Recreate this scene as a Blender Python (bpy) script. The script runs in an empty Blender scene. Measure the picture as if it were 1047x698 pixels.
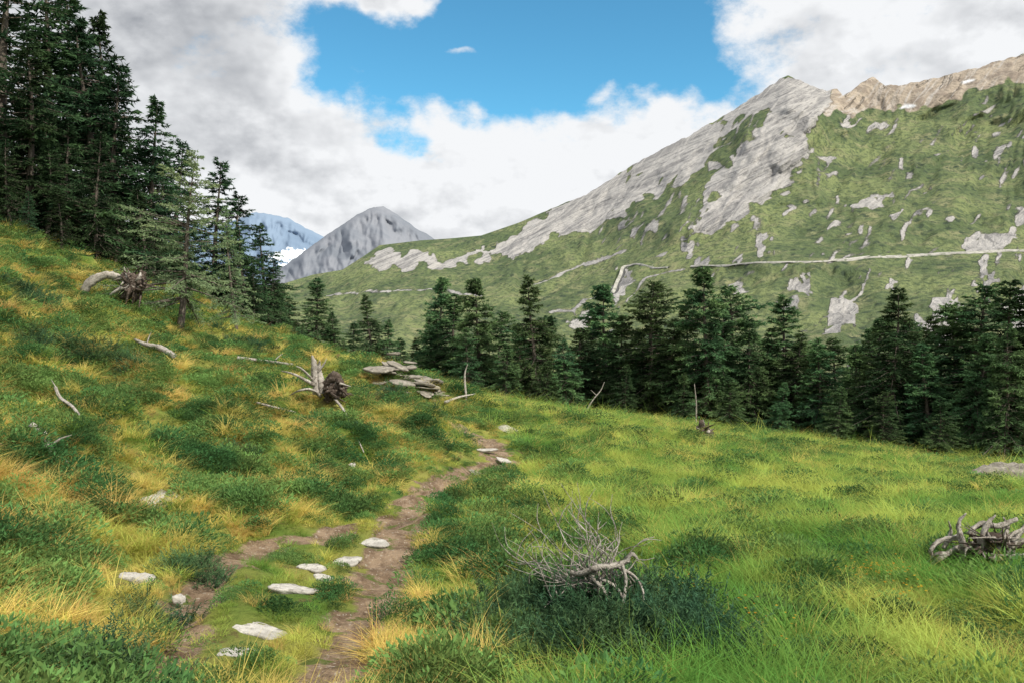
import bpy, math, numpy as np
from mathutils import Vector
rng=np.random.default_rng(7)
scene=bpy.context.scene
# ------------------------------------------------------------------ camera model
F=822.0; CX,CY=523.5,349.0; A=math.atan(49/822)
ca,sa=math.cos(A),math.sin(A)
def P(u,v,y):
    u=np.asarray(u,float); v=np.asarray(v,float); y=np.asarray(y,float)
    dx=(u-CX)/F; dy=(CY-v)/F
    Y=ca+dy*sa; Z=-sa+dy*ca
    k=y/Y
    return np.stack(np.broadcast_arrays(dx*k,y,Z*k),-1)
cam=bpy.data.cameras.new("camera"); camo=bpy.data.objects.new("camera",cam)
scene.collection.objects.link(camo)
cam.sensor_width=36; cam.lens=36*F/1047; cam.clip_end=60000; cam.clip_start=0.05
camo.rotation_euler=(math.pi/2-A,0,0); scene.camera=camo
# ------------------------------------------------------------------ noise
_perm={}
def perlin(x,y,seed=0):
    if seed not in _perm:
        r=np.random.default_rng(1000+seed)
        _perm[seed]=(r.permutation(256),r.uniform(0,2*np.pi,256))
    p,g=_perm[seed]
    xi=np.floor(x).astype(int); yi=np.floor(y).astype(int)
    xf=x-xi; yf=y-yi
    def gr(ix,iy,dx,dy):
        a=g[p[(p[ix&255]+iy)&255]]
        return np.cos(a)*dx+np.sin(a)*dy
    s=xf*xf*xf*(xf*(xf*6-15)+10); t=yf*yf*yf*(yf*(yf*6-15)+10)
    a=gr(xi,yi,xf,yf); b=gr(xi+1,yi,xf-1,yf); c=gr(xi,yi+1,xf,yf-1); d=gr(xi+1,yi+1,xf-1,yf-1)
    return ((a*(1-s)+b*s)*(1-t)+(c*(1-s)+d*s)*t)*1.5
def fbm(x,y,o=4,seed=0,gain=.5):
    x=np.asarray(x,float); y=np.asarray(y,float)
    r=0;a=1;n=0
    for i in range(o):
        r=r+a*perlin(x*2**i+i*17.3,y*2**i-i*9.1,seed+i); n+=a; a*=gain
    return r/n*1.4
def sstep(a,b,x):
    t=np.clip((x-a)/(b-a),0,1); return t*t*(3-2*t)
def inpoly(poly,U,V):
    r=np.zeros(U.shape,bool); n=len(poly)
    for i in range(n):
        x1,y1=poly[i]; x2,y2=poly[(i+1)%n]
        if y1==y2: continue
        cnd=((V<y1)!=(V<y2)); xi=(x2-x1)*(V-y1)/(y2-y1)+x1
        r^=cnd&(U<xi)
    return r
# ------------------------------------------------------------------ mesh helpers
def mk_mesh(name,V,Fc,mats=(),attrs=None,smooth=False,mi=None):
    V=np.asarray(V,np.float32); 
    if not isinstance(Fc,(list,tuple)): Fc=[Fc]
    Fc=[np.asarray(f,np.int32) for f in Fc if len(f)]
    me=bpy.data.meshes.new(name)
    me.vertices.add(len(V)); me.vertices.foreach_set("co",V.ravel())
    nl=sum(f.size for f in Fc); npoly=sum(len(f) for f in Fc)
    me.loops.add(nl); me.polygons.add(npoly)
    me.loops.foreach_set("vertex_index",np.concatenate([f.ravel() for f in Fc]))
    st=[];o=0
    for f in Fc:
        st.append(o+np.arange(len(f))*f.shape[1]); o+=f.size
    me.polygons.foreach_set("loop_start",np.concatenate(st).astype(np.int32))
    if smooth: me.polygons.foreach_set("use_smooth",np.ones(npoly,bool))
    for m in mats: me.materials.append(m)
    if mi is not None: me.polygons.foreach_set("material_index",np.asarray(mi,np.int32))
    me.update(calc_edges=True)
    if attrs:
        for k,a in attrs.items():
            at=me.attributes.new(k,'FLOAT','POINT'); at.data.foreach_set("value",np.asarray(a,np.float32).ravel())
    me.validate()
    return me
def add_obj(name,me,loc=(0,0,0),rot=(0,0,0),scl=(1,1,1)):
    o=bpy.data.objects.new(name,me); o.location=loc; o.rotation_euler=rot; o.scale=scl
    scene.collection.objects.link(o); return o
def grid_faces(ny,nx):
    i=np.arange(ny*nx).reshape(ny,nx)
    return np.stack([i[:-1,:-1],i[:-1,1:],i[1:,1:],i[1:,:-1]],-1).reshape(-1,4)
# ------------------------------------------------------------------ materials
class NT:
    def __init__(s,nt): s.nt=nt; s.L=nt.links
    def n(s,t,**k):
        nd=s.nt.nodes.new(t)
        ins=k.pop('ins',{})
        for a,b in k.items(): setattr(nd,a,b)
        for a,b in ins.items():
            if isinstance(b,bpy.types.NodeSocket): s.L.new(b,nd.inputs[a])
            else: nd.inputs[a].default_value=b
        return nd
    def m(s,op,a,b=0.0,c=None,clamp=False):
        ins={0:a,1:b}
        if c is not None: ins[2]=c
        return s.n('ShaderNodeMath',operation=op,use_clamp=clamp,ins=ins).outputs[0]
    def mix(s,f,a,b,bt='MIX'):
        nd=s.n('ShaderNodeMix',data_type='RGBA',blend_type=bt)
        for i,v in ((0,f),(6,a),(7,b)):
            if isinstance(v,bpy.types.NodeSocket): s.L.new(v,nd.inputs[i])
            else: nd.inputs[i].default_value=(v if i==0 else (*v,1) if len(v)==3 else v)
        return nd.outputs[2]
    def noise(s,vec,scale,detail=4,rough=.55,dist=0):
        return s.n('ShaderNodeTexNoise',ins={'Vector':vec,'Scale':scale,'Detail':detail,'Roughness':rough,'Distortion':dist}).outputs[0]
    def mr(s,v,a,b,c=0.0,d=1.0,smooth=True):
        return s.n('ShaderNodeMapRange',interpolation_type='SMOOTHSTEP' if smooth else 'LINEAR',ins={0:v,1:a,2:b,3:c,4:d}).outputs[0]
    def attr(s,name): return s.n('ShaderNodeAttribute',attribute_name=name).outputs['Fac']
    def strata(s,pos,nrm,along,across):
        # layered-rock coordinates: thin along the bedding normal, long inside the bed
        d=s.n('ShaderNodeVectorMath',operation='DOT_PRODUCT',ins={0:pos,1:nrm}).outputs['Value']
        sp=s.n('ShaderNodeSeparateXYZ',ins={0:pos}).outputs
        return s.n('ShaderNodeCombineXYZ',ins={0:s.m('MULTIPLY',sp[0],along),1:s.m('MULTIPLY',sp[1],along),2:s.m('MULTIPLY',d,across)}).outputs[0]
def new_mat(name):
    m=bpy.data.materials.new(name); m.use_nodes=True; m.node_tree.nodes.clear()
    return m,NT(m.node_tree)
def out(k,sh): 
    o=k.n('ShaderNodeOutputMaterial'); k.L.new(sh,o.inputs[0])
def leaf_mat(name,c1,c2,base=None,transl=.4,nscale=.35,rand=.35):
    m,k=new_mat(name)
    pos=k.n('ShaderNodeNewGeometry').outputs['Position']
    n=k.mr(k.noise(pos,nscale,2),.36,.64)
    c=k.mix(n,c1,c2)
    r=k.n('ShaderNodeObjectInfo').outputs['Random']
    sc=k.m('MULTIPLY_ADD',r,rand*2,1-rand)
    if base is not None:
        t=k.attr('tip'); c=k.mix(t,base,c)  # darker inner colour stands in for crown shade; lighter tips are new growth
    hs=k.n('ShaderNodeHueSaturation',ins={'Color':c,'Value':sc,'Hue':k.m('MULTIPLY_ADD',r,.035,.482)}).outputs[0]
    d=k.n('ShaderNodeBsdfDiffuse',ins={'Color':hs}).outputs[0]
    t=k.n('ShaderNodeBsdfTranslucent',ins={'Color':hs}).outputs[0]
    mx=k.n('ShaderNodeMixShader',ins={0:transl,1:d,2:t}).outputs[0]
    out(k,mx); return m
def rough_mat(name,c1,c2,c3=None,scale=3,bump=.3,bscale=20,stretch=(1,1,1)):
    m,k=new_mat(name)
    tc=k.n('ShaderNodeTexCoord').outputs['Object']
    mp=k.n('ShaderNodeMapping',ins={'Vector':tc,'Scale':stretch}).outputs[0]
    c=k.mix(k.mr(k.noise(mp,scale,5,.65),.35,.65),c1,c2)
    if c3: c=k.mix(k.mr(k.noise(mp,scale*2.7,5,.7),.5,.66),c,c3)
    bn=k.noise(mp,bscale,5,.7)
    b=k.n('ShaderNodeBump',ins={'Strength':bump,'Distance':.05,'Height':bn}).outputs[0]
    p=k.n('ShaderNodeBsdfPrincipled',ins={'Base Color':c,'Roughness':.9,'Normal':b})
    p.inputs['Specular IOR Level'].default_value=.2
    out(k,p.outputs[0]); return m
M_wood=rough_mat("weathered_wood",(.56,.52,.47),(.36,.33,.29),(.16,.13,.11),6,.9,45)
M_darkwood=rough_mat("dark_wood",(.10,.075,.06),(.05,.038,.03),(.24,.20,.17),6,.8,40)
M_stone=rough_mat("pale_stone",(.55,.53,.49),(.38,.36,.33),(.25,.24,.21),6,.6,25)
M_slab=rough_mat("slate_stone",(.26,.24,.20),(.15,.135,.115),(.38,.35,.30),3,.5,20)
M_bark=rough_mat("bark",(.13,.11,.09),(.07,.06,.05),(.20,.175,.15),4,.5,20,(1,1,.3))
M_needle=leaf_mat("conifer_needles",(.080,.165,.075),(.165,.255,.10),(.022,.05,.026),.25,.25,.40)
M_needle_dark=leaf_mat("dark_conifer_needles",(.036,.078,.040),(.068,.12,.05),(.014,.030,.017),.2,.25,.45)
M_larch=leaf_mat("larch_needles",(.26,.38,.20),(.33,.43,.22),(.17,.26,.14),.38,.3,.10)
M_grass=leaf_mat("meadow_grass",(.14,.29,.06),(.45,.52,.12),None,.45,.42,.34)
M_short=leaf_mat("short_grass",(.14,.26,.05),(.44,.45,.10),None,.42,.7,.34)
M_straw=leaf_mat("straw_grass",(.58,.50,.14),(.72,.54,.18),None,.45,.5,.25)
M_shrub=leaf_mat("low_shrub_leaves",(.055,.13,.045),(.16,.26,.075),None,.33,.7,.42)
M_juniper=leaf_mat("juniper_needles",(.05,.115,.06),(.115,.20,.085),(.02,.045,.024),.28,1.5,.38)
M_flower=leaf_mat("flower_petals",(.55,.30,.03),(.60,.42,.06),None,.3,.5,.2)
# ------------------------------------------------------------------ near terrain
cp=[]
def c(u,v,y): cp.append(P(u,v,y))
for a in [(30,690,4.6),(0,550,7),(0,450,11),(0,350,17.5),(0,290,26),(0,242,37),(60,272,36),(130,311,35),(200,341,36),(290,359,39),
  (200,540,9.3),(150,450,14),(250,450,16),(330,405,23),(380,382,32),(430,400,31),(470,432,28),(470,478,19),(300,500,13.5),(230,575,8.2),
  (243,672,5.4),(400,540,11),(440,495,16),(500,458,22),(530,420,40),(600,520,14),(700,600,8.2),(600,655,6.3),(700,472,25),(620,431,38),
  (800,461,34),(900,478,30),(1047,501,24),(1030,507,19.5),(1000,575,9.2),(900,690,5.5),(850,530,14),(380,620,7.2),(300,620,6.7),(100,640,5.6),(1000,640,6.8),(70,400,16.5),(250,390,28)]:
    c(*a)
cp=[tuple(q) for q in cp]
cp+=[(0,0,-1.62),(0,2,-1.85),(0,-10,-1.0),(-15,-10,2.5),(15,-10,-3),(-22,5,1.8),(-42,12,9),(20,5,-3.7),(40,10,-7),
 (-80,60,24),(-80,0,24),(-48,58,9),(-30,60,1.5),(-20,62,-3.5),(-12,62,-6.2),(0,62,-8.8),(15,60,-10),(30,52,-11),(45,45,-12),(30,36,-8.6),(60,20,-12),
 (-60,120,12),(-30,110,-8),(0,120,-22),(60,120,-34),(120,60,-34),(120,0,-26),(150,150,-62),
 (-85,300,-45),(-170,300,10),(0,300,-66),(150,300,-82),(270,300,-95),(270,0,-70),(270,-50,-60),(-170,-50,55),(0,-50,4),(-170,450,-40),(0,450,-90),(270,450,-110)]
cp=np.array(cp,float)
def tpsk(d2): return np.where(d2>1e-9,0.5*d2*np.log(np.maximum(d2,1e-9)),0)
X0=cp[:,:2]; n0=len(cp)
K=tpsk(((X0[:,None]-X0[None])**2).sum(-1))+np.eye(n0)*0.8
Pm=np.c_[np.ones(n0),X0]
AA=np.block([[K,Pm],[Pm.T,np.zeros((3,3))]])
ws=np.linalg.solve(AA,np.r_[cp[:,2],0,0,0])
def hb(x,y):
    x=np.asarray(x,float); y=np.asarray(y,float); sh=np.broadcast(x,y).shape
    x=np.broadcast_to(x,sh).ravel(); y=np.broadcast_to(y,sh).ravel()
    r=np.empty(len(x))
    for i in range(0,len(x),50000):
        q=np.c_[x[i:i+50000],y[i:i+50000]]
        r[i:i+50000]=tpsk(((q[:,None]-X0[None])**2).sum(-1))@ws[:n0]+ws[n0]+q@ws[n0+1:]
    d=np.sqrt(x*x+y*y)
    bank=sstep(.02,-.12,x/(np.abs(y)+3))
    fade=sstep(1.5,5,d)*(.35+.65*sstep(9,15,y+np.maximum(0,-x-3)*1.2))
    r+=bank*fade*(.32*fbm(x/1.9,y/1.9,3,11)+.28*np.abs(fbm(x/.9,y/.9,2,12)))*(1+np.clip(d/40,0,1))
    r+=(1-bank)*sstep(1.5,5,d)*(.18*fbm(x/3.0,y/3.0,3,13)+.07*fbm(x/.9,y/.9,2,17))
    r+=sstep(45,160,d)*2.5*fbm(x/30,y/30,4,14)
    return r.reshape(sh)
def G0(u,v,hf=hb):
    ys=np.concatenate([np.linspace(2,40,900),np.linspace(40,120,500)])
    p=P(u,v,ys); dd=p[:,2]-hf(p[:,0],p[:,1])
    i=np.argmax(dd<0)
    if dd[i]>=0: i=len(ys)-1
    return p[i]
paths=[([(150,705),(185,640),(203,600),(222,578),(265,560),(330,546),(385,535),(405,527)],.125),
       ([(335,700),(358,655),(384,610),(400,565),(408,535),(425,507),(450,490),(485,480),(512,470),(503,458),(487,446),(470,436)],.18)]
PS=[]
for pts,w in paths:
    g=np.array([G0(u,v) for u,v in pts])[:,:2]
    t=np.linspace(0,len(g)-1,len(g)*12)
    gi=np.c_[np.interp(t,np.arange(len(g)),g[:,0]),np.interp(t,np.arange(len(g)),g[:,1])]
    PS.append((gi,w))
def pathdist(x,y,soft=True):
    x=np.asarray(x,float);y=np.asarray(y,float);sh=x.shape;x=x.ravel();y=y.ravel()
    r=np.full(len(x),9.)
    sel=np.where((y>0)&(y<45)&(np.abs(x)<14))[0]
    xs,ys=x[sel],y[sel]
    n=fbm(xs/.45,ys/.45,3,21)
    m=np.full(len(sel),9.)
    for gi,w in PS:
        for j in range(0,len(sel),40000):
            s=slice(j,j+40000)
            d=np.sqrt(((np.c_[xs[s],ys[s]][:,None]-gi[None])**2).sum(-1)).min(1)
            ww=w*(1+ys[s]*.048)
            m[s]=np.minimum(m[s],d/ww+n[s]*1.05)
    r[sel]=m
    return r.reshape(sh)
def baremask(x,y):
    b=sstep(.45,.64,fbm(x/.7+3,y/.7,4,25))*sstep(.06,-.05,x/(np.abs(y)+2))*sstep(16,9,y)
    return b
def pathmask(x,y): return np.maximum(1-sstep(.8,1.5,pathdist(x,y)),baremask(x,y)*.85)
def hg(x,y): return hb(x,y)-.07*pathmask(x,y)
def G(u,v): return G0(u,v,hg)
sx=np.linspace(-1,1,440); gx=11*np.sinh(3.7*sx)/np.sinh(3.7)*24
ty=np.linspace(0,1,460)
gy=np.concatenate([np.linspace(-50,1.5,40)[:-1],1.5+460*(np.sinh(5.2*ty)/np.sinh(5.2))])
XX,YY=np.meshgrid(gx,gy)
pm=pathmask(XX,YY)
ZZ=hb(XX,YY)-.07*pm+.02*fbm(XX/.15,YY/.15,2,31)*(YY<25)
m,k=new_mat("ground_soil_moss")
pos=k.n('ShaderNodeNewGeometry').outputs['Position']
cc=k.mix(k.mr(k.noise(pos,.7,5,.6),.38,.62),(.10,.17,.03),(.27,.27,.07))
cc=k.mix(k.mr(k.noise(pos,2.6,5,.7),.55,.68),cc,(.13,.095,.045))
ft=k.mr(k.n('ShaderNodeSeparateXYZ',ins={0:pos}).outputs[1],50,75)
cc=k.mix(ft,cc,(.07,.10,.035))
dirt=k.mix(k.mr(k.noise(pos,4,6,.7),.35,.65),(.34,.25,.17),(.15,.10,.065))
dirt=k.mix(k.mr(k.noise(pos,22,4,.7),.58,.66),dirt,(.45,.39,.32))
dirt=k.mix(k.mr(k.noise(pos,3.1,5,.7),.54,.62),dirt,(.12,.15,.04))
mk=k.mr(k.m('ADD',k.attr('path'),k.m('MULTIPLY_ADD',k.noise(pos,6,4,.7),.9,-.45)),.3,.55)
cc=k.mix(mk,cc,dirt)
b=k.n('ShaderNodeBump',ins={'Strength':1.0,'Distance':.09,'Height':k.noise(pos,12,6,.7)}).outputs[0]
p=k.n('ShaderNodeBsdfPrincipled',ins={'Base Color':cc,'Roughness':.95,'Normal':b}); p.inputs['Specular IOR Level'].default_value=.1
out(k,p.outputs[0]); M_ground=m
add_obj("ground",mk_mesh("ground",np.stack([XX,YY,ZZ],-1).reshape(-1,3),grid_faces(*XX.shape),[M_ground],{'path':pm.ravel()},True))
# ------------------------------------------------------------------ right mountain
us=np.arange(130,1345,1.5); nu=len(us)
rt=np.array([(100,300),(250,298),(290,290),(320,281),(350,276),(372,262),(388,251),(430,246),(460,244),(492,241),(530,228),(572,210),(600,199),(650,167),(700,141),(750,113),(780,93),(797,81),(806,78),(818,82),(832,89),(846,94),(856,90),(862,99),(880,85),(893,79),(905,87),(925,87),(960,79),(1000,69),(1047,55),(1120,40),(1250,45),(1350,60)],float)
rs=np.array([(100,300),(290,290),(350,276),(388,254),(492,240),(600,196),(700,141),(806,84),(960,78),(1047,58),(1120,45),(1350,50)],float)
dr=np.array([(100,2000),(430,2100),(570,2100),(700,2000),(800,1850),(860,1950),(1047,1850),(1350,1600)],float)
vr=np.interp(us,rt[:,0],rt[:,1])+ (fbm(us/14,us*0,4,41)*2.5)*sstep(520,620,us)
def smooth1(a,n):
    kx=np.hanning(2*n+1); kx/=kx.sum(); return np.convolve(np.pad(a,n,'edge'),kx,'valid')
vrs=smooth1(np.interp(us,rs[:,0],rs[:,1]),45)
Dr=smooth1(np.interp(us,dr[:,0],dr[:,1]),60)
nv=340; w=np.linspace(0,1,nv)**.9
vb=425.
VV=vb+(vr[None]-vb)*w[:,None]; UU=np.broadcast_to(us,(nv,nu)).copy()
Db=330.
wel=(vb-VV)/(vb-vrs[None])
wrow=w[:,None]
DD=Db+(Dr[None]-Db)*wel
amp=sstep(0,.25,wel)*sstep(1.0,.9,wrow)
amp=amp*(1-.8*np.exp(-((VV-264)/16)**2)*sstep(600,680,UU))
rid=lambda x,y,s:1-np.abs(fbm(x,y,4,s))*2
th=math.radians(38); al=(-UU*math.sin(th)+VV*math.cos(th)); ac=(UU*math.cos(th)+VV*math.sin(th))
wu=fbm(UU/60,VV/60,2,40)*14
DD=DD+amp*(110*fbm(ac/140,al/190,3,42)+38*rid((ac+wu)/46,al/100,43)*wel+13*fbm((ac+wu)/13,al/28,4,44))
spx=np.interp(VV,[80,130,200,260,425],[806,770,715,650,560]); DD-=amp*80*np.exp(-((UU+wu-spx)/50)**2)*sstep(300,140,VV)
spx=np.interp(VV,[85,130,200,260,425],[850,830,790,730,640]); DD-=amp*60*np.exp(-((UU+wu*1.3-spx)/45)**2)*sstep(280,140,VV)
Pmn=P(UU,VV,DD)
Pmn[...,2]+=(7.0*fbm(Pmn[...,0]/60,Pmn[...,1]/60,5,45))*amp
Un=UU+fbm(UU/22,VV/20,4,51)*13+fbm(UU/5,VV/5,3,53)*5; Vn=VV+fbm(UU/20+9,VV/16,4,52)*10
rocks=[[(496,262),(520,240),(570,212),(600,199),(650,160),(700,130),(760,95),(800,75),(812,92),(770,118),(742,136),(716,166),(700,186),(655,205),(640,222),(600,236),(560,240),(548,255),(525,264)],
 [(705,235),(716,205),(742,170),(775,130),(808,76),(850,86),(848,110),(828,128),(822,160),(800,190),(775,212),(745,232),(722,238)],
 [(372,272),(392,255),(430,257),(445,264),(495,258),(500,264),(470,270),(440,274),(395,275)],
 [(830,163),(845,155),(862,158),(850,165)],[(862,215),(875,205),(915,200),(905,212)],[(800,215),(815,206),(822,212),(806,222)],
 [(940,335),(955,305),(972,298),(985,318),(975,350),(955,348)],[(842,345),(856,305),(868,296),(874,322),(860,342)],
 [(988,258),(990,240),(1020,236),(1046,240),(1030,255)],[(1035,300),(1060,290),(1060,330),(1030,340)],
 [(582,335),(588,318),(600,312),(606,320),(596,332)],[(626,300),(636,278),(644,274),(640,296),(630,312)],
 [(1002,265),(1010,262),(1016,290),(1009,300)],[(1040,235),(1040,215),(1100,200),(1110,230)],
 [(775,262),(782,240),(792,238),(786,262)],[(812,300),(818,280),(826,278),(822,300)],[(905,300),(912,285),(922,285),(915,303)],[(690,255),(700,240),(706,246),(698,262)]]
rock=np.zeros(UU.shape)
for q in rocks: rock=np.maximum(rock,inpoly(q,Un,Vn))
gap_=sstep(.30,.60,fbm((ac+wu)/8,al/34,4,63))*(fbm(UU/40,VV/30,2,64)>-.1)
rock=rock*(1-.85*gap_)
st=fbm((ac+wu)/8,al/22,4,61)+.45*fbm(UU/70,VV/40,3,66)
rock=np.maximum(rock,sstep(.36,.56,st-.08*sstep(150,330,VV))*sstep(560,640,UU)*.85)
st2=fbm((ac+wu)/3.6,al/40,3,68)
streak=sstep(.12,.46,st2)*sstep(-.05,.35,fbm(UU/60,VV/50,2,69)+.15)*sstep(330,250,VV)*sstep(480,600,UU)*.72
rock=np.maximum(rock,streak)
def dline(pts):
    pts=np.array(pts,float); d=np.full(UU.shape,1e9)
    for (x1,y1),(x2,y2) in zip(pts[:-1],pts[1:]):
        t=np.clip(((UU-x1)*(x2-x1)+(VV-y1)*(y2-y1))/((x2-x1)**2+(y2-y1)**2),0,1)
        d=np.minimum(d,np.hypot(UU-x1-t*(x2-x1),(VV-y1-t*(y2-y1))*1.6))
    return d
for pts,w_ in [([(545,292),(575,280),(610,268),(640,256)],1.9),([(330,303),(380,298),(440,296),(500,303)],1.2),([(560,320),(585,316),(612,300),(634,296)],1.6),([(700,275),(660,285),(640,310)],1.3),([(820,340),(850,322),(880,300),(890,275)],1.3),([(1010,262),(1004,285),(1012,310)],1.6)]:
    rock=np.maximum(rock,(1-sstep(w_*.6,w_*1.6,dline(pts)+fbm(UU/6,VV/6,2,77)*1.2))*.85)
screep=[(846,118),(852,70),(1400,20),(1400,110),(1047,84),(1010,86),(985,98),(940,112),(900,112),(870,116)]
scree=inpoly(screep,Un,Vn).astype(float)
snow=inpoly([(920,112),(926,107),(938,108),(930,111)],UU,VV)|inpoly([(982,84),(994,81),(997,82),(985,86)],UU,VV)
def blur(a,n=1):
    for _ in range(n):
        b=a.copy(); b[1:-1,1:-1]=(a[1:-1,1:-1]*2+a[:-2,1:-1]+a[2:,1:-1]+a[1:-1,:-2]+a[1:-1,2:])/6; a=b
    return a
rock=blur(rock,2);scree=blur(scree,4);snow=blur(snow.astype(float),1)
back=Pmn[-1].copy()
B=[]
for i in range(1,14):
    q=back.copy(); q[:,1]+=i*60; q[:,0]*=(back[:,1]+i*60)/back[:,1]; q[:,2]-=i*38+14*fbm(us/30,us*0+i/3,3,71); B.append(q)
fr=Pmn[0].copy(); fr[:,0]*=.75; fr[:,1]*=.75; fr[:,2]=-110
allP=np.concatenate([fr[None],Pmn,np.array(B)],0)
ext=lambda a:np.concatenate([a[:1],a,np.repeat(a[-1:],13,0)],0)
m,k=new_mat("mountain_surface")
pos=k.n('ShaderNodeNewGeometry').outputs['Position']
n1=k.noise(pos,.006,6,.6); n2=k.noise(pos,.03,6,.65); n3=k.noise(pos,.12,6,.75)
g=k.mix(k.mr(n1,.40,.60),(.205,.245,.095),(.095,.135,.05))
g=k.mix(k.mr(n2,.48,.64),g,(.26,.26,.13))
g=k.mix(k.m('MULTIPLY',k.mr(n3,.46,.58),.9),g,(.065,.098,.040))
vo=k.n('ShaderNodeTexVoronoi',ins={'Vector':pos,'Scale':.07,'Randomness':1.0}).outputs[0]
g=k.mix(k.m('MULTIPLY',k.mr(vo,.42,.22),k.mr(n1,.44,.58)),g,(.04,.062,.03))
lay=k.strata(pos,(-.42,-.10,.90),.003,.045); s1=k.noise(lay,2.0,6,.65,.4)
lay2=k.strata(pos,(-.42,-.10,.90),.006,.18); s2=k.noise(lay2,2.0,6,.7,.3)
fall=k.strata(pos,(-.70,.66,.06),.004,.055); s3=k.noise(fall,1.6,6,.7,.3)
r=k.mix(k.mr(s1,.40,.58),(.30,.292,.29),(.49,.475,.46))
r=k.mix(k.m('MULTIPLY',k.mr(s2,.52,.60),.8),r,(.18,.178,.18))
r=k.mix(k.m('MULTIPLY',k.mr(s3,.50,.60),.7),r,(.56,.54,.52))
r=k.mix(k.m('MULTIPLY',k.mr(n3,.56,.66),.35),r,(.22,.215,.20))
nn=k.m('MULTIPLY_ADD',n3,.8,k.m('MULTIPLY_ADD',s3,.8,-.80))
rm=k.mr(k.m('ADD',k.attr('rock'),nn),.34,.66)
col=k.mix(rm,g,r)
sc=k.mix(k.mr(n2,.4,.6),(.44,.37,.29),(.27,.22,.175)); sc=k.mix(k.mr(s3,.5,.62),sc,(.48,.44,.40))
sc=k.mix(k.m('MULTIPLY',k.mr(n3,.50,.64),.6),sc,(.20,.18,.14))
sm=k.mr(k.m('ADD',k.attr('scree'),k.m('MULTIPLY_ADD',n2,1.4,-.7)),.25,.7)
col=k.mix(sm,col,sc)
col=k.mix(.05,col,(.36,.41,.46))  # thin blue-grey aerial haze mixed straight into the surface colour
col=k.mix(k.attr('snow'),col,(.8,.82,.85))
hh=k.m('ADD',k.m('MULTIPLY',k.m('MULTIPLY_ADD',s2,.7,k.m('MULTIPLY',s3,.8)),k.mr(rm,0,1,.1,1.)),k.m('ADD',n2,k.m('MULTIPLY',n3,.6)))
b=k.n('ShaderNodeBump',ins={'Strength':1.0,'Distance':8.0,'Height':hh}).outputs[0]
p=k.n('ShaderNodeBsdfPrincipled',ins={'Base Color':col,'Roughness':.95,'Normal':b}); p.inputs['Specular IOR Level'].default_value=.1
out(k,p.outputs[0])
add_obj("mountain",mk_mesh("mountain",allP.reshape(-1,3),grid_faces(allP.shape[0],nu),[m],{'rock':ext(rock).ravel(),'scree':ext(scree).ravel(),'snow':ext(snow).ravel()},True))
# ------------------------------------------------------------------ mountain road
def surf(u,v):
    j=np.clip((u-us[0])/1.5,0,nu-1.001); j0=int(j); col_=VV[:,j0]; 
    i=np.interp(v,col_[::-1],np.arange(nv)[::-1]); i0=int(min(i,nv-2)); f=i-i0
    return Pmn[i0,j0]*(1-f)+Pmn[i0+1,j0]*f
def strip(name,pts,deck,wall,mats,step=4,sm=4):
    pts=np.array(pts,float); seg=np.r_[0,np.cumsum(np.hypot(*np.diff(pts,axis=0).T))]
    t=np.arange(0,seg[-1],step); U=np.interp(t,seg,pts[:,0]); V_=np.interp(t,seg,pts[:,1])+fbm(t/28,t*0,3,88)*1.3
    c0=np.array([surf(a,b_) for a,b_ in zip(U,V_)])
    for _ in range(sm): c0[1:-1]=(c0[:-2]+2*c0[1:-1]+c0[2:])/4
    tg=np.gradient(c0,axis=0); nrm=np.c_[tg[:,1],-tg[:,0],0*tg[:,0]]; nrm/=np.linalg.norm(nrm,axis=1)[:,None]
    s=np.sign((nrm*-c0).sum(1))[:,None]; nrm*=s
    wl=wall*(.4+1.4*np.clip(fbm(t/16,t*0+3,3,89)+.35,0,1))[:,None]
    up=np.array([0,0,1.])
    rows=[c0+nrm*(deck*.8)-up*wl,c0+nrm*(deck*.6)+up*1.2,c0+nrm*(deck*.6-.6)+up*1.2,c0+nrm*(deck*.6-.6)+up*.6,c0-nrm*deck*.5+up*.6,c0-nrm*(deck*.5+5)+up*2.8]
    R=np.array(rows); F_=grid_faces(*R.shape[:2]); n=R.shape[1]-1
    mi=np.repeat([0,0,0,1,0],n)
    add_obj(name,mk_mesh(name,R.reshape(-1,3),F_,mats,None,False,mi))
M_rwall=rough_mat("road_retaining_wall",(.44,.43,.40),(.28,.275,.25),(.16,.18,.13),.08,.4,.5)
M_asph=rough_mat("asphalt",(.10,.10,.10),(.07,.07,.07),None,.1,.2,1)
strip("mountain_road",[(1180,250),(1047,257),(1000,259),(960,261),(900,263),(860,267),(800,268),(750,271),(706,272)],5,1.4,[M_rwall,M_asph])
strip("mountain_road",[(685,274),(668,273),(650,270),(641,272),(637,284),(630,300)],5,2.0,[M_rwall,M_asph],2,3)
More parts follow.
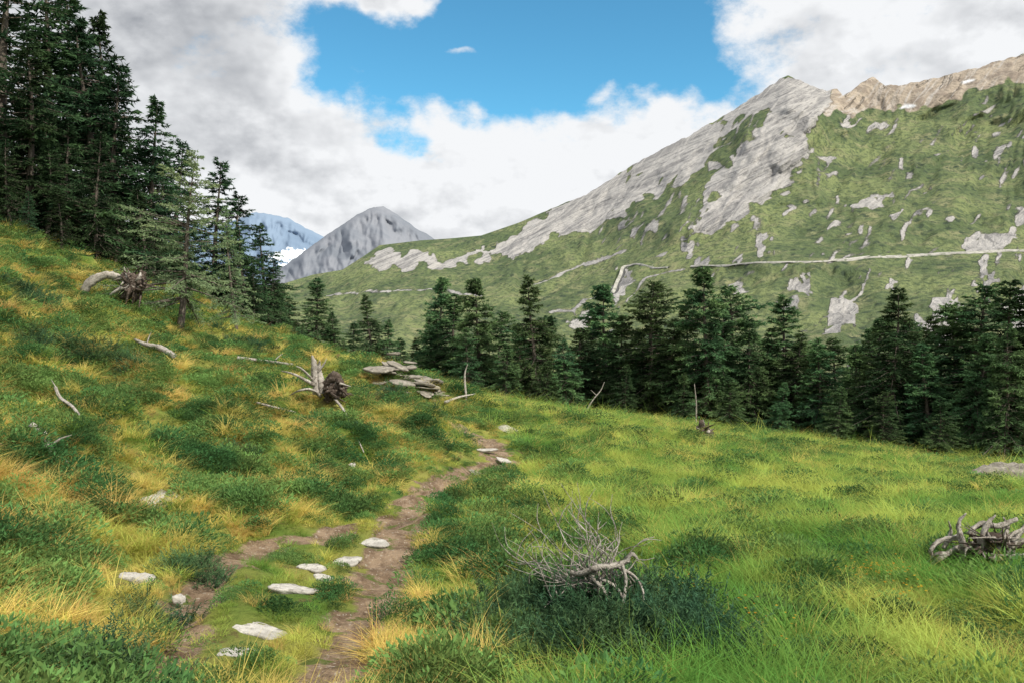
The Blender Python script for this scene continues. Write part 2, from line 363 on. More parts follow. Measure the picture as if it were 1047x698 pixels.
# ------------------------------------------------------------------ distant peaks
def peak(name,ridge,D,depth,base,cA,cB,seed,snowpoly=None,nsc=.002):
    ridge=np.array(ridge,float); U=np.arange(ridge[0,0],ridge[-1,0],1.0)
    v00=np.interp(U,ridge[:,0],ridge[:,1]); v0=v00+fbm(U/9,U*0,4,seed)*1.3; vs=smooth1(v00,14)
    n=100; ww=np.linspace(0,1,n)[:,None]; V_=base+(v0[None]-base)*ww; U_=np.broadcast_to(U,V_.shape)
    we=(base-V_)/(base-vs[None])
    D_=D-depth*(1-we)+sstep(0,.2,ww)*sstep(1.01,.85,ww)*depth*(.08*rid(U_/34,V_/60,seed+3)+.025*fbm(U_/9,V_/14,3,seed+6))
    Q=P(U_,V_,D_)
    bk=[]
    for i in range(1,8):
        q=Q[-1].copy(); q[:,1]+=i*depth*.15; q[:,2]-=i*depth*.09; bk.append(q)
    Q=np.concatenate([Q,np.array(bk)],0)
    sn=np.zeros(U_.shape)
    if snowpoly:
        for sp in snowpoly: sn=np.maximum(sn,inpoly(sp,U_+fbm(U_/6,V_/4,3,seed+8)*8,V_+fbm(U_/5,V_/3,3,seed+9)*5))
    sn=np.concatenate([sn,np.zeros((7,len(U)))],0)
    m,k=new_mat(name+"_hazed_rock"); pos=k.n('ShaderNodeNewGeometry').outputs['Position']
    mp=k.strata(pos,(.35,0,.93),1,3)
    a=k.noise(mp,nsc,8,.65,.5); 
    cl=k.mix(k.mr(a,.36,.62),cA,cB)  # rock tones shifted blue: distance haze painted into the colour
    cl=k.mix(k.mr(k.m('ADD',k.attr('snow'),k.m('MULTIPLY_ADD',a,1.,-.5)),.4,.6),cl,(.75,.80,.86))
    b=k.n('ShaderNodeBump',ins={'Strength':.5,'Distance':14.0,'Height':a}).outputs[0]
    p=k.n('ShaderNodeBsdfPrincipled',ins={'Base Color':cl,'Roughness':1.0,'Normal':b}); p.inputs['Specular IOR Level'].default_value=0
    out(k,p.outputs[0])
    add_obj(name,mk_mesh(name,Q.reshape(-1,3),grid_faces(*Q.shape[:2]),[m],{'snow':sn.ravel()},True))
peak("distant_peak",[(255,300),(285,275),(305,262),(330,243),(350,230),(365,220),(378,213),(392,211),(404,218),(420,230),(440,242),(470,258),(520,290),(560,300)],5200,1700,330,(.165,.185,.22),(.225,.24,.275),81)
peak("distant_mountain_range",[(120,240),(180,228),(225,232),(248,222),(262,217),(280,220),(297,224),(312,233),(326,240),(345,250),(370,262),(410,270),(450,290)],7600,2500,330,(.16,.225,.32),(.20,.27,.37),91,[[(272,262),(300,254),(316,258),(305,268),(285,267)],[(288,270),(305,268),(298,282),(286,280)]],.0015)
# ------------------------------------------------------------------ world
wd=bpy.data.worlds.new("World"); scene.world=wd; wd.use_nodes=True; wd.node_tree.nodes.clear(); k=NT(wd.node_tree)
try: wd.cycles.sampling_method='NONE'
except Exception: pass
SUN_AZ=math.radians(128); SUN_EL=math.radians(48)
sky=k.n('ShaderNodeTexSky',sky_type='NISHITA',sun_disc=False,sun_elevation=SUN_EL,sun_rotation=SUN_AZ,altitude=1800,air_density=1.0,dust_density=.4,ozone_density=2.0)
tint=k.mix(1.0,sky.outputs[0],(.55,1.15,1.15),'MULTIPLY')
bg1=k.n('ShaderNodeBackground',ins={'Color':tint,'Strength':.15})
dirv=k.n('ShaderNodeTexCoord').outputs['Generated']
sp=k.n('ShaderNodeSeparateXYZ',ins={0:dirv}); x_,y_,z_=sp.outputs
az=k.m('ARCTAN2',x_,y_); el=k.m('ARCSINE',z_)
def ae(u,v):
    q=P(u,v,1.0); return math.atan2(q[0],q[1]), math.atan(q[2]/math.hypot(q[0],q[1]))
wn_=k.n('ShaderNodeTexNoise',ins={'Vector':dirv,'Scale':4.0,'Detail':4,'Roughness':.6})
ws_=k.n('ShaderNodeSeparateXYZ',ins={0:wn_.outputs[1]})
azw=k.m('ADD',az,k.m('MULTIPLY_ADD',ws_.outputs[0],.30,-.15)); elw=k.m('ADD',el,k.m('MULTIPLY_ADD',ws_.outputs[1],.22,-.11))
def blob(u,v,su,sv,amp):
    a,e=ae(u,v); su/=F; sv/=F
    dx=k.m('MULTIPLY_ADD',azw,1/su,-a/su); dy=k.m('MULTIPLY_ADD',elw,1/sv,-e/sv)
    d=k.m('MULTIPLY_ADD',dx,dx,k.m('MULTIPLY',dy,dy))
    return k.m('MULTIPLY',k.m('EXPONENT',k.m('MULTIPLY',d,-1.0)),amp)
gap=blob(560,-70,205,120,1.25)
for a in [(560,50,100,60,.50),(425,72,60,34,.50),(370,20,36,44,.42),(480,100,70,22,.40),(650,80,80,36,.62),(705,40,42,45,.4),(600,125,60,18,.35)]:
    gap=k.m('ADD',gap,blob(*a))
for a in [(410,-14,55,22,-1.2),(500,50,40,6,-.45),(600,112,30,10,-.3)]:
    gap=k.m('ADD',gap,blob(*a))
mpv=k.n('ShaderNodeMapping',ins={'Vector':dirv,'Scale':(1,1,1.5)}).outputs[0]
mpv2=k.n('ShaderNodeMapping',ins={'Vector':dirv,'Scale':(1,1,1.5),'Location':(.012,0,.035)}).outputs[0]
det=k.noise(mpv,6.5,9,.64); det2=k.noise(mpv2,6.5,4,.62)
dens=k.m('SUBTRACT',k.m('MULTIPLY_ADD',det,2.0,-.45),gap)
cm=k.mr(dens,-.12,.32)
relief=k.m('MULTIPLY',k.m('SUBTRACT',det,det2),2.2)
sh=k.noise(k.n('ShaderNodeMapping',ins={'Vector':dirv,'Scale':(1,1,1.9),'Location':(.4,0,.35)}).outputs[0],3.0,5,.6,.3)
dk=blob(190,50,190,85,.38)
for a in [(60,0,140,110,.10),(285,165,75,24,.36),(880,20,170,45,.12),(420,195,90,14,.22)]: dk=k.m('ADD',dk,blob(*a))
for a in [(330,70,34,60,-.34),(740,50,35,50,-.2),(700,120,100,30,-.15),(240,200,60,30,-.18),(150,70,40,50,-.12)]: dk=k.m('ADD',dk,blob(*a))
bri=k.m('SUBTRACT',k.m('ADD',k.m('MULTIPLY_ADD',sh,1.3,.34),relief),dk)
bri=k.m('ADD',bri,k.mr(dens,.5,.1,0,.20),clamp=True)
ccol=k.mix(bri,(.29,.31,.345),(.92,.935,.955))
bg2=k.n('ShaderNodeBackground',ins={'Color':ccol,'Strength':1.0})
mx=k.n('ShaderNodeMixShader',ins={0:cm,1:bg1.outputs[0],2:bg2.outputs[0]})
wo=k.n('ShaderNodeOutputWorld'); k.L.new(mx.outputs[0],wo.inputs[0])
sun=bpy.data.lights.new("sun",'SUN'); sun.energy=5.0; sun.angle=math.radians(.6); sun.color=(1,.93,.80)
so=bpy.data.objects.new("sun",sun); scene.collection.objects.link(so)
sd=Vector((math.sin(SUN_AZ)*math.cos(SUN_EL),math.cos(SUN_AZ)*math.cos(SUN_EL),math.sin(SUN_EL)))
so.rotation_euler=sd.to_track_quat('Z','Y').to_euler(); so.location=(50,-30,80)
# ------------------------------------------------------------------ tubes
def spline(pts,n):
    pts=np.array(pts,float); m_=len(pts)
    if m_==2: 
        t=np.linspace(0,1,n)[:,None]; return pts[0]*(1-t)+pts[1]*t
    q=np.r_[[2*pts[0]-pts[1]],pts,[2*pts[-1]-pts[-2]]]
    o=[]
    for t in np.linspace(0,m_-1.0001,n):
        i=int(t); f=t-i; a,b_,c_,d=q[i:i+4]
        o.append(.5*((2*b_)+(-a+c_)*f+(2*a-5*b_+4*c_-d)*f*f+(-a+3*b_-3*c_+d)*f**3))
    return np.array(o)
def tube(pts,r,n=None,sides=8,rough=.12,seed=0):
    pts=np.array(pts,float); n=n or max(6,len(pts)*5)
    s=spline(pts,n); rr=np.interp(np.linspace(0,1,n),np.linspace(0,1,len(r)),r)
    tg=np.gradient(s,axis=0); tg/=np.linalg.norm(tg,axis=1)[:,None]+1e-9
    ref=np.array([.31,.52,.79]); a=np.cross(tg,ref); a/=np.linalg.norm(a,axis=1)[:,None]+1e-9; b_=np.cross(tg,a)
    th=np.linspace(0,2*np.pi,sides,endpoint=False)
    rg=np.random.default_rng(seed)
    ra=rr[:,None]*(1+rough*rg.normal(size=(n,sides))*.6+rough*1.5*np.sin(th*3+rg.uniform(0,6))[None])
    V=s[:,None]+ra[...,None]*(np.cos(th)[None,:,None]*a[:,None]+np.sin(th)[None,:,None]*b_[:,None])
    i=np.arange(n*sides).reshape(n,sides); j=np.roll(i,-1,1)
    Fq=np.stack([i[:-1],j[:-1],j[1:],i[1:]],-1).reshape(-1,4)
    V=np.concatenate([V.reshape(-1,3),s[:1],s[-1:]],0); c0=n*sides; 
    T=np.concatenate([np.stack([j[0],i[0],np.full(sides,c0)],-1),np.stack([i[-1],j[-1],np.full(sides,c0+1)],-1)],0)
    return V,Fq,T
class Bag:
    def __init__(s): s.V=[];s.Q=[];s.T=[];s.mq=[];s.mt=[];s.o=0
    def add(s,V,Q,T,mi=0):
        s.V.append(V); s.Q.append(np.asarray(Q).reshape(-1,4)+s.o); s.T.append(np.asarray(T).reshape(-1,3)+s.o)
        s.mq+= [mi]*len(s.Q[-1]); s.mt+=[mi]*len(s.T[-1]); s.o+=len(V)
    def obj(s,name,mats,smooth=True):
        V=np.concatenate(s.V); o=V.mean(0); o=np.array([o[0],o[1],V[:,2].min()])
        Q=np.concatenate(s.Q);T=np.concatenate(s.T); fl=[];mi=[]
        if len(Q): fl.append(Q); mi+=s.mq
        if len(T): fl.append(T); mi+=s.mt
        return add_obj(name,mk_mesh(name,V-o,fl,mats,None,smooth,mi),o)
def mpp(y): return y/F
# ------------------------------------------------------------------ conifers
def conifer(name,seed,H,R,mat,dens=22,low=.06,droop=.35,twl=.34,lean=0.,sparse=0,nsz=1.,prof=.82):
    rg=np.random.default_rng(seed)
    bend=lambda z:np.stack([lean*H*(z/H)**1.0+.02*H*np.sin(z/H*4+seed),.02*H*np.sin(z/H*3+seed*2)+0*z,z],-1)
    bag=Bag()
    tz=np.linspace(0,H,9); r0=.012*H+.04
    bag.add(*tube(bend(tz)-np.array([0,0,.3]),[r0*1.35,r0,r0*.8,r0*.55,r0*.3,.012],n=22,sides=9,rough=.05,seed=seed),0)
    N=int(H*dens); zn=low+(1-low)*rg.random(N)**1.05*.985
    lumps=1+.25*np.sin(zn*23+seed)+.22*rg.normal(size=N)
    az=rg.uniform(0,2*np.pi,N)
    side=1+.20*np.cos(az-seed)+.14*np.cos(2*az+seed*3)
    L=R*np.clip((1-zn)**prof*np.clip(.6+zn*2.6,0,1)*lumps*side,.04,None)+.08
    if sparse: L*=np.where(rg.random(N)<sparse,.35,1.05)
    base=bend(zn*H)
    hd=np.stack([np.cos(az),np.sin(az),0*az],-1)
    up0=-.10+.75*zn**2.5+rg.normal(size=N)*.12
    ns=4; S=np.linspace(0,1,ns)
    def bp(i,s):
        return base[i]+hd[i]*(L[i]*s)[...,None]+np.stack([0*s,0*s,L[i]*(up0[i]*s-droop*s*s+droop*.45*s**4)],-1)
    for i in range(0,N):
        if L[i]<.5: continue
        p0=bp(np.full(ns,i),S); rr=np.linspace(.012+.010*L[i],.004,ns)
        a=np.array([-hd[i][1],hd[i][0],0]);b_=np.array([0,0,1.])
        V=np.stack([p0+a*rr[:,None],p0-a*rr[:,None]*.6+b_*rr[:,None],p0-a*rr[:,None]*.6-b_*rr[:,None]],1).reshape(-1,3)
        ii=np.arange(ns*3).reshape(ns,3); jj=np.roll(ii,-1,1)
        bag.add(V,np.stack([ii[:-1],jj[:-1],jj[1:],ii[1:]],-1).reshape(-1,4),np.zeros((0,3),int),0)
    nt=(L*12+4).astype(int); bi=np.repeat(np.arange(N),nt); n=len(bi)
    s=rg.uniform(.12,1.02,n)**.8; o=bp(bi,s)
    sgn=np.where(rg.random(n)<.5,-1,1); an=rg.uniform(.5,1.25,n)*sgn
    h=hd[bi]; pr=np.stack([-h[:,1],h[:,0],0*sgn],-1)
    td=h*np.cos(an)[:,None]+pr*np.sin(an)[:,None]; td[:,2]+=rg.uniform(-.75,.10,n)+zn[bi]*.35
    td/=np.linalg.norm(td,axis=1)[:,None]
    tl=twl*(1.15-s*.75)*np.clip(L[bi]/(R*.5),.35,1.3)*rg.uniform(.6,1.3,n)
    m_=4; ti=np.repeat(np.arange(n),m_); q=rg.uniform(0,1,len(ti))
    c0=o[ti]+td[ti]*(tl[ti]*q)[:,None]
    d=td[ti]+rg.normal(size=(len(ti),3))*.5; d[:,2]-=.15; d/=np.linalg.norm(d,axis=1)[:,None]
    ln=.20*nsz*rg.uniform(.6,1.4,len(ti)); wd_=.038*nsz*rg.uniform(.7,1.4,len(ti))
    sd_=np.cross(d,rg.normal(size=d.shape)); sd_/=np.linalg.norm(sd_,axis=1)[:,None]+1e-9
    V=np.stack([c0-sd_*wd_[:,None],c0+sd_*wd_[:,None],c0+d*ln[:,None]],1).reshape(-1,3)
    T=np.arange(len(V)).reshape(-1,3)
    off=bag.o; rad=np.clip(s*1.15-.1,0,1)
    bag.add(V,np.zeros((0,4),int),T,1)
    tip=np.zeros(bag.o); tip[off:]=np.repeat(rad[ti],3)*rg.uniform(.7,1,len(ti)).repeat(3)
    Vall=np.concatenate(bag.V);Q=np.concatenate(bag.Q);TT=np.concatenate(bag.T)
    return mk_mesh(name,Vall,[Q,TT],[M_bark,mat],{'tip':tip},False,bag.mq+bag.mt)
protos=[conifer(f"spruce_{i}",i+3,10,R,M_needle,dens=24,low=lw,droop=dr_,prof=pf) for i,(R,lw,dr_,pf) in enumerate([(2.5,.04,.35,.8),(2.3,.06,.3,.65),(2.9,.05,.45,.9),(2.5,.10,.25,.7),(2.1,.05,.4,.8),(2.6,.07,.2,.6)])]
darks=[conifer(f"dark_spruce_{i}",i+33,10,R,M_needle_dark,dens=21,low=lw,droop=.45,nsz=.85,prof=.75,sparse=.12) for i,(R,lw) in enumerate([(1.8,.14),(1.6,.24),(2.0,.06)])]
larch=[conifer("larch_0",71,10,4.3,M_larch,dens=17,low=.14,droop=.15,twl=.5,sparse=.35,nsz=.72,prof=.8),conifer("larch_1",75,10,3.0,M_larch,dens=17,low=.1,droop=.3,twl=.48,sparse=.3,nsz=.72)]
def tree(name,u,vt,D,protoset,wid=1.,lean=0):
    x=float(P(u,vt,D)[0]); zt=float(P(u,vt,D)[2]); z0=float(hg(np.array([x]),np.array([D]))[0])
    H=zt-z0
    if H<1: return
    me=protoset[int(rng.integers(len(protoset)))]
    s=H/10; a=wid*rng.uniform(.85,1.15)
    add_obj(name,me,(x,D,z0),(rng.normal()*.02,lean+rng.normal()*.02,rng.uniform(0,6.28)),(s*a,s*a,s))
for t in [(5,-90,44),(38,-50,50),(22,30,41),(62,-20,54),(82,20,50),(103,12,56),(118,60,50),(70,110,44),(98,130,43),(45,140,41),(8,140,39),(-40,-60,45),(-90,-40,48),(28,195,38),(-30,60,40),(60,190,40)]:
    tree("spruce_tree",*t,darks,1.18)
for t in [(152,97,50),(165,150,54),(143,190,46),(222,160,52),(240,195,52),(250,228,50),(266,228,56),(277,262,55),(180,140,58),(118,200,45),(258,270,48),(285,285,60)]:
    tree("spruce_tree",*t,darks,1.16)
g=P(180,338,33.); g[2]=float(hg(np.array([g[0]]),np.array([33.]))[0]); zt=P(208,146,g[1]); Hh=zt[2]-g[2]
add_obj("larch_tree",larch[0],tuple(g),(0,math.atan2(zt[0]-g[0],Hh),1.0),(Hh/10,Hh/10,Hh/10))
tree("larch_tree",238,210,38,[larch[1]],.8)
for t in [(293,303,62),(322,284,62),(341,318,58),(310,330,56),(360,330,58),(378,300,60),(397,326,60),(410,345,62),(352,345,55),(425,345,75),(447,283,74),(437,322,72),(468,300,70),(490,284,66),(478,335,60),(512,318,72),(517,350,60),(545,280,62),(530,330,66),(562,322,68),(578,345,58),(592,335,62),(605,318,68),(617,290,64),(637,322,60),(655,335,62),(672,287,58),(690,325,56),(703,305,62),(722,272,54),(738,318,56),(748,292,62),(768,325,54),(785,335,56),(801,300,56),(818,338,54),(838,350,52),(856,345,54),(872,352,50),(893,325,50),(915,293,47),(935,335,50),(948,350,44),(962,322,50),(982,310,48),(1000,340,42),(1012,290,46),(1038,285,42),(1030,330,40),(1062,265,42),(1085,290,44),(1110,270,45),(1150,280,46),(1200,260,46),
          (560,368,57),(640,372,54),(700,380,50),(745,385,47),(800,390,46),(860,395,43),(905,400,42),(960,405,38)]:
    tree("spruce_tree" if rng.random()<.8 else "larch_tree",*t,protos,1.27)
for i in range(22):
    D=rng.uniform(66,95); u=rng.uniform(430,1150); tree("spruce_tree",u,rng.uniform(322,355),D,protos,1.1)
# ------------------------------------------------------------------ grass tufts
def tuft(name,seed,nb,h,rad,wdt,curl,mat,segs=3,spread=.35):
    rg=np.random.default_rng(seed)
    a=rg.uniform(0,6.28,nb); r=rad*np.sqrt(rg.random(nb)); o=np.stack([np.cos(a)*r,np.sin(a)*r,0*a-.02],-1)
    a2=a+rg.normal(size=nb)*.9; hh=h*rg.uniform(.45,1.15,nb); sp=spread*rg.uniform(.2,1.3,nb)+curl*rg.uniform(0,1,nb)*.3
    dh=np.stack([np.cos(a2),np.sin(a2),0*a],-1); pr=np.stack([-dh[:,1],dh[:,0],0*a],-1)
    rot=rg.uniform(-1,1,nb); pr=pr*np.cos(rot)[:,None]+dh*np.sin(rot)[:,None]
    S=np.linspace(0,1,segs+1); V=[];tip=[]
    for j,s in enumerate(S):
        c_=o+dh*(hh*(sp*s+curl*s**2.2))[:,None]; c_[:,2]+=hh*(s-curl*.45*s**2.5)
        w_=wdt*(1-s**1.5)*.5
        if j<segs: V+= [c_-pr*w_,c_+pr*w_]; tip+=[s,s]
        else: V+=[c_]; tip+=[s]
    nvb=len(V); Va=np.stack(V,1).reshape(-1,3); tp=np.tile(tip,nb)
    b0=np.arange(nb)[:,None]*nvb; Q=[]
    for j in range(segs-1): Q.append(b0+np.array([[2*j,2*j+1,2*j+3,2*j+2]]))
    T=b0+np.array([[2*segs-2,2*segs-1,2*segs]])
    return mk_mesh(name,Va,[np.concatenate(Q),T],[mat],{'tip':tp})
def leafclump(name,seed,n,R,h,sz,mat,el=2.2):
    rg=np.random.default_rng(seed)
    a=rg.uniform(0,6.28,n); r=np.sqrt(rg.random(n)); top=h*np.sqrt(np.clip(1-r*r,0,1))
    f=rg.random(n)**.5; z=top*f
    o=np.stack([np.cos(a)*r*R,np.sin(a)*r*R,z],-1)
    d=np.stack([np.cos(a)*r*.9,np.sin(a)*r*.9,np.full(n,.7)],-1)+rg.normal(size=(n,3))*.45; d/=np.linalg.norm(d,axis=1)[:,None]
    s_=np.cross(d,rg.normal(size=(n,3))); s_/=np.linalg.norm(s_,axis=1)[:,None]
    ln=sz*rg.uniform(.6,1.4,n)[:,None]; w_=ln/el*.5
    V=np.stack([o,o+d*ln*.5+s_*w_,o+d*ln,o+d*ln*.5-s_*w_],1).reshape(-1,3)
    return mk_mesh(name,V,np.arange(4*n).reshape(-1,4),[mat],{'tip':np.repeat(f,4)})
def sprigclump(name,seed,nsp,R,h,mat):
    rg=np.random.default_rng(seed); V=[];tp=[]
    for i in range(nsp):
        a=rg.uniform(0,6.28); r=math.sqrt(rg.random()); b0=np.array([math.cos(a)*r*R*.7,math.sin(a)*r*R*.7,rg.uniform(0,.4)*h])
        d=np.array([math.cos(a)*r*.9,math.sin(a)*r*.9,.8])+rg.normal(size=3)*.3; d/=np.linalg.norm(d); L_=h*rg.uniform(.5,1.1)
        m_=13
        for s in np.linspace(.1,1,m_):
            c_=b0+d*L_*s
            for _ in range(2):
                e=d*.8+rg.normal(size=3)*.7; e/=np.linalg.norm(e); s_=np.cross(e,rg.normal(size=3)); s_/=np.linalg.norm(s_)
                ln=.045*(1.2-s*.5)*rg.uniform(.7,1.3); V+=[c_-s_*.0045,c_+s_*.0045,c_+e*ln]; tp+=[s]*3
    V=np.array(V); return mk_mesh(name,V,np.arange(len(V)).reshape(-1,3),[mat],{'tip':tp})
def coll(name,meshes):
    c_=bpy.data.collections.new(name)
    for i,me in enumerate(meshes): c_.objects.link(bpy.data.objects.new(f"{name}_{i:02d}",me))
    return c_
C_mead=coll("meadow_tuft",[tuft(f"mt{i}",i,44,h_,.14,.0070,cu,M_grass,3) for i,(h_,cu) in enumerate([(.22,.5),(.28,.7),(.16,.6),(.34,.8),(.24,.35)])])
C_short=coll("short_tuft",[tuft(f"st{i}",i+20,44,h_,.12,.0065,cu,M_short,2,.6) for i,(h_,cu) in enumerate([(.11,.5),(.14,.6),(.09,.4),(.15,.7)])])
C_straw=coll("straw_tuft",[tuft(f"sw{i}",i+40,48,h_,.10,.006,cu,M_straw,3,.4) for i,(h_,cu) in enumerate([(.22,.8),(.26,.9),(.18,.7),(.28,.6)])])
C_shrub=coll("shrub_clump",[leafclump(f"sh{i}",i+60,340,r_,h_,.034,M_shrub,el_) for i,(r_,h_,el_) in enumerate([(.20,.17,2.5),(.26,.20,3.),(.17,.13,2.2),(.22,.23,3.5)])])
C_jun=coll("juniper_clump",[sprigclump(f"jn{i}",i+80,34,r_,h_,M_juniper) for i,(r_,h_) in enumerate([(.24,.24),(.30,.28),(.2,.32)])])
def scatter(name,xyz,tiltx,tilty,scl,ncol,collection):
    n=len(xyz); me=bpy.data.meshes.new(name); me.vertices.add(n); me.vertices.foreach_set("co",np.asarray(xyz,np.float32).ravel())
    a=me.attributes.new("rot",'FLOAT_VECTOR','POINT'); a.data.foreach_set("vector",np.stack([tiltx,tilty,rng.uniform(0,6.28,n)],-1).astype(np.float32).ravel())
    a=me.attributes.new("scl",'FLOAT_VECTOR','POINT'); a.data.foreach_set("vector",np.asarray(scl,np.float32).ravel())
    a=me.attributes.new("idx",'INT','POINT'); a.data.foreach_set("value",rng.integers(0,ncol,n).astype(np.int32))
    ob=add_obj(name,me)
    ng=bpy.data.node_groups.new(name,'GeometryNodeTree')
    ng.interface.new_socket("Geometry",in_out='INPUT',socket_type='NodeSocketGeometry'); ng.interface.new_socket("Geometry",in_out='OUTPUT',socket_type='NodeSocketGeometry')
    N=ng.nodes; L=ng.links
    gi=N.new('NodeGroupInput'); go=N.new('NodeGroupOutput'); ip=N.new('GeometryNodeInstanceOnPoints'); ci=N.new('GeometryNodeCollectionInfo')
    ci.inputs['Collection'].default_value=collection; ci.inputs['Separate Children'].default_value=True; ci.inputs['Reset Children'].default_value=True
    def at(nm,ty):
        q=N.new('GeometryNodeInputNamedAttribute'); q.data_type=ty; q.inputs['Name'].default_value=nm
        return [o_ for o_ in q.outputs if o_.enabled and o_.name=='Attribute'][0]
    L.new(gi.outputs[0],ip.inputs['Points']); L.new(ci.outputs[0],ip.inputs['Instance']); ip.inputs['Pick Instance'].default_value=True
    L.new(at("idx",'INT'),ip.inputs['Instance Index']); L.new(at("rot",'FLOAT_VECTOR'),ip.inputs['Rotation']); L.new(at("scl",'FLOAT_VECTOR'),ip.inputs['Scale'])
    L.new(ip.outputs[0],go.inputs[0])
    md=ob.modifiers.new("scatter",'NODES'); md.node_group=ng
    return ob
STONES=[("stepping_stone",243,670,50,.55,.025,0),("stepping_stone",266,648,58,.42,.022,0),("stepping_stone",299,603,44,.5,.022,0),("stepping_stone",320,581,26,.6,.02,0),("stepping_stone",355,575,28,.7,.022,0),("stepping_stone",383,561,32,.5,.022,0),("stepping_stone",330,592,22,.5,.02,0),
    ("flat_rock",140,594,34,.5,.035,0),("flat_rock",164,516,42,.6,.04,0),("flat_rock",183,622,10,.8,.03,0),("flat_rock",358,480,9,.8,.06,0),("flat_rock",240,500,10,.7,.05,0),
    ("flat_rock",497,463,20,.6,.03,0),("flat_rock",515,474,16,.6,.03,0),("flat_rock",485,487,12,.6,.03,1),("boulder",1036,494,66,.7,.42,1),("flat_rock",520,440,26,.6,.06,0),("flat_rock",1000,497,14,.8,.1,1)]
SG=[(G(s_[1],s_[2]),s_) for s_ in STONES]
xs=[];ys=[]
for y0,y1,rho in [(2.6,6,220),(6,12,125),(12,20,66),(20,32,34),(32,50,16),(50,66,5)]:
    wmax=.76*y1+2.5; n=int(rho*(y1-y0)*2*wmax); yy=rng.uniform(y0,y1,n); xx=rng.uniform(-wmax,wmax,n)
    kp=np.abs(xx)<.76*yy+2.5; xs.append(xx[kp]); ys.append(yy[kp])
gxs=np.concatenate(xs); gys=np.concatenate(ys)
pmk=pathmask(gxs,gys); kp=pmk<rng.uniform(.05,.75,len(gxs))
for g,s_ in SG:
    r_=s_[3]*mpp(g[1])/2*1.05+.03; dx=gxs-g[0]; dy=gys-g[1]
    kp&=~((np.abs(dx)<r_)&(dy<r_*.8)&(dy>-(r_*.8+.38)))
gxs=gxs[kp];gys=gys[kp];pmk=pmk[kp]
gz=hg(gxs,gys); dist=np.hypot(gxs,gys); tt=gxs/gys; pdn=pathdist(gxs,gys)
zone=[tuple(G0(u,v)[:2]) for u,v in [(130,697),(195,600),(218,562),(270,547),(380,522),(430,480),(500,455),(460,430),(520,440),(535,470),(455,510),(425,580),(390,640),(372,697)]]
inz=inpoly(zone,gxs,gys)
left=sstep(.03,-.10,tt+.03*fbm(gxs/2,gys/2,2,5))
nA=fbm(gxs/1.4,gys/1.4,4,101); nB=fbm(gxs/.9+7,gys/.9,4,102); nC=fbm(gxs/4,gys/4,3,103)
rr=rng.random(len(gxs))
isleft=rng.random(len(gxs))<left
straw=np.where(isleft,(nA>.0)&(rr<.68)|(rr<.08),(nA+nC*.6>.14)&(rr<.45)|(rr<.05+.22*sstep(18,30,gys)))&~(inz&(rr>.1))
shrub=np.where(isleft,(~straw)&(nB>-.02)&(rr>.2),(~straw)&(nB>.16)&(rr>.35))&~(inz&(nB<.2))
short=np.where(isleft|inz,(~straw)&(~shrub),(~straw)&(~shrub)&((nC<-.3)|(pdn<2.5)|((np.abs(tt+.05)<.07)&(gys<20))))
mead=~(straw|shrub|short)
sb=1+np.clip((dist-8)/26,0,1.5)
hf=np.where(inz,.62,1.)*np.where(pdn<3.,.75,1.)*(1+.5*fbm(gxs/.8,gys/.8,2,131))
def do(name,mask,cl,n,smin,smax,lx=0.):
    q=np.where(mask)[0]; s=rng.uniform(smin,smax,len(q))*sb[q]
    sc_=np.stack([s*rng.uniform(.9,1.3,len(q)),s*rng.uniform(.9,1.3,len(q)),s*rng.uniform(.8,1.15,len(q))/np.sqrt(sb[q])],-1)*hf[q][:,None]
    scatter(name,np.stack([gxs[q],gys[q],gz[q]],-1),rng.normal(size=len(q))*.18,rng.normal(size=len(q))*.18+lx,sc_,n,cl)
JP=[(620,655,.75,110,1.25),(555,640,.45,50,1.1),(685,672,.42,45,1.0),(590,690,.5,50,1.1),(510,665,.3,22,.85),(745,690,.25,16,.8),(75,355,1.5,60,1.2),(15,305,1.5,60,1.3),(205,595,.26,16,.7),(100,690,.35,14,.8),(395,410,1.6,70,1.1),(345,430,.9,26,.9),(250,360,1.4,60,1.1),(240,470,.6,24,.8),(440,455,.7,24,.7),(740,560,.15,4,.6),(160,640,.25,10,.6)]
JG=[(G(min(u,1040),min(v,692)),w_,n,s_) for u,v,w_,n,s_ in JP]
clr=np.zeros(len(gxs),bool)
for g,w_,n,s_ in JG[:6]: clr|=((gxs-g[0])**2+((gys-g[1])/.85)**2)<(w_*.95)**2
do("meadow_grass",mead&~(clr&(rr>.2)),C_mead,5,.75,1.25,.12)
do("short_grass",short,C_short,4,.7,1.3)
do("straw_grass",straw&~(clr&(rr>.10)),C_straw,4,.6,1.05,.05)
do("low_shrubs",shrub,C_shrub,4,.6,1.25)
q=np.where((gys<14)&(rng.random(len(gxs))<.35)&(pdn>2.)&~inz&(pmk<.02))[0]
xs2=gxs[q]+rng.normal(size=len(q))*.06; ys2=gys[q]+rng.normal(size=len(q))*.06
s=rng.uniform(.6,1.1,len(q))*sb[q]
scatter("undergrowth_grass",np.stack([xs2,ys2,hg(xs2,ys2)],-1),rng.normal(size=len(q))*.2,rng.normal(size=len(q))*.2,np.stack([s,s,s],-1),4,C_short)
jx=[];js=[]
for g,w_,n,s_ in JG:
    a=rng.uniform(0,6.28,n); r=np.sqrt(rng.random(n))*rng.uniform(.8,1.15,n); X=g[0]+np.cos(a)*r*w_; Y=g[1]+np.sin(a)*r*w_*.8
    lift=rng.uniform(-.02,.30 if s_>=1.0 else .05,n)*np.clip(1-r*r,0,1)*(.6+.8*fbm(X/.35,Y/.35,2,151))
    jx.append(np.stack([X,Y,hg(X,Y)+lift],-1)); js.append(rng.uniform(.55,1.2,n)*s_)
jx=np.concatenate(jx); s=np.concatenate(js)
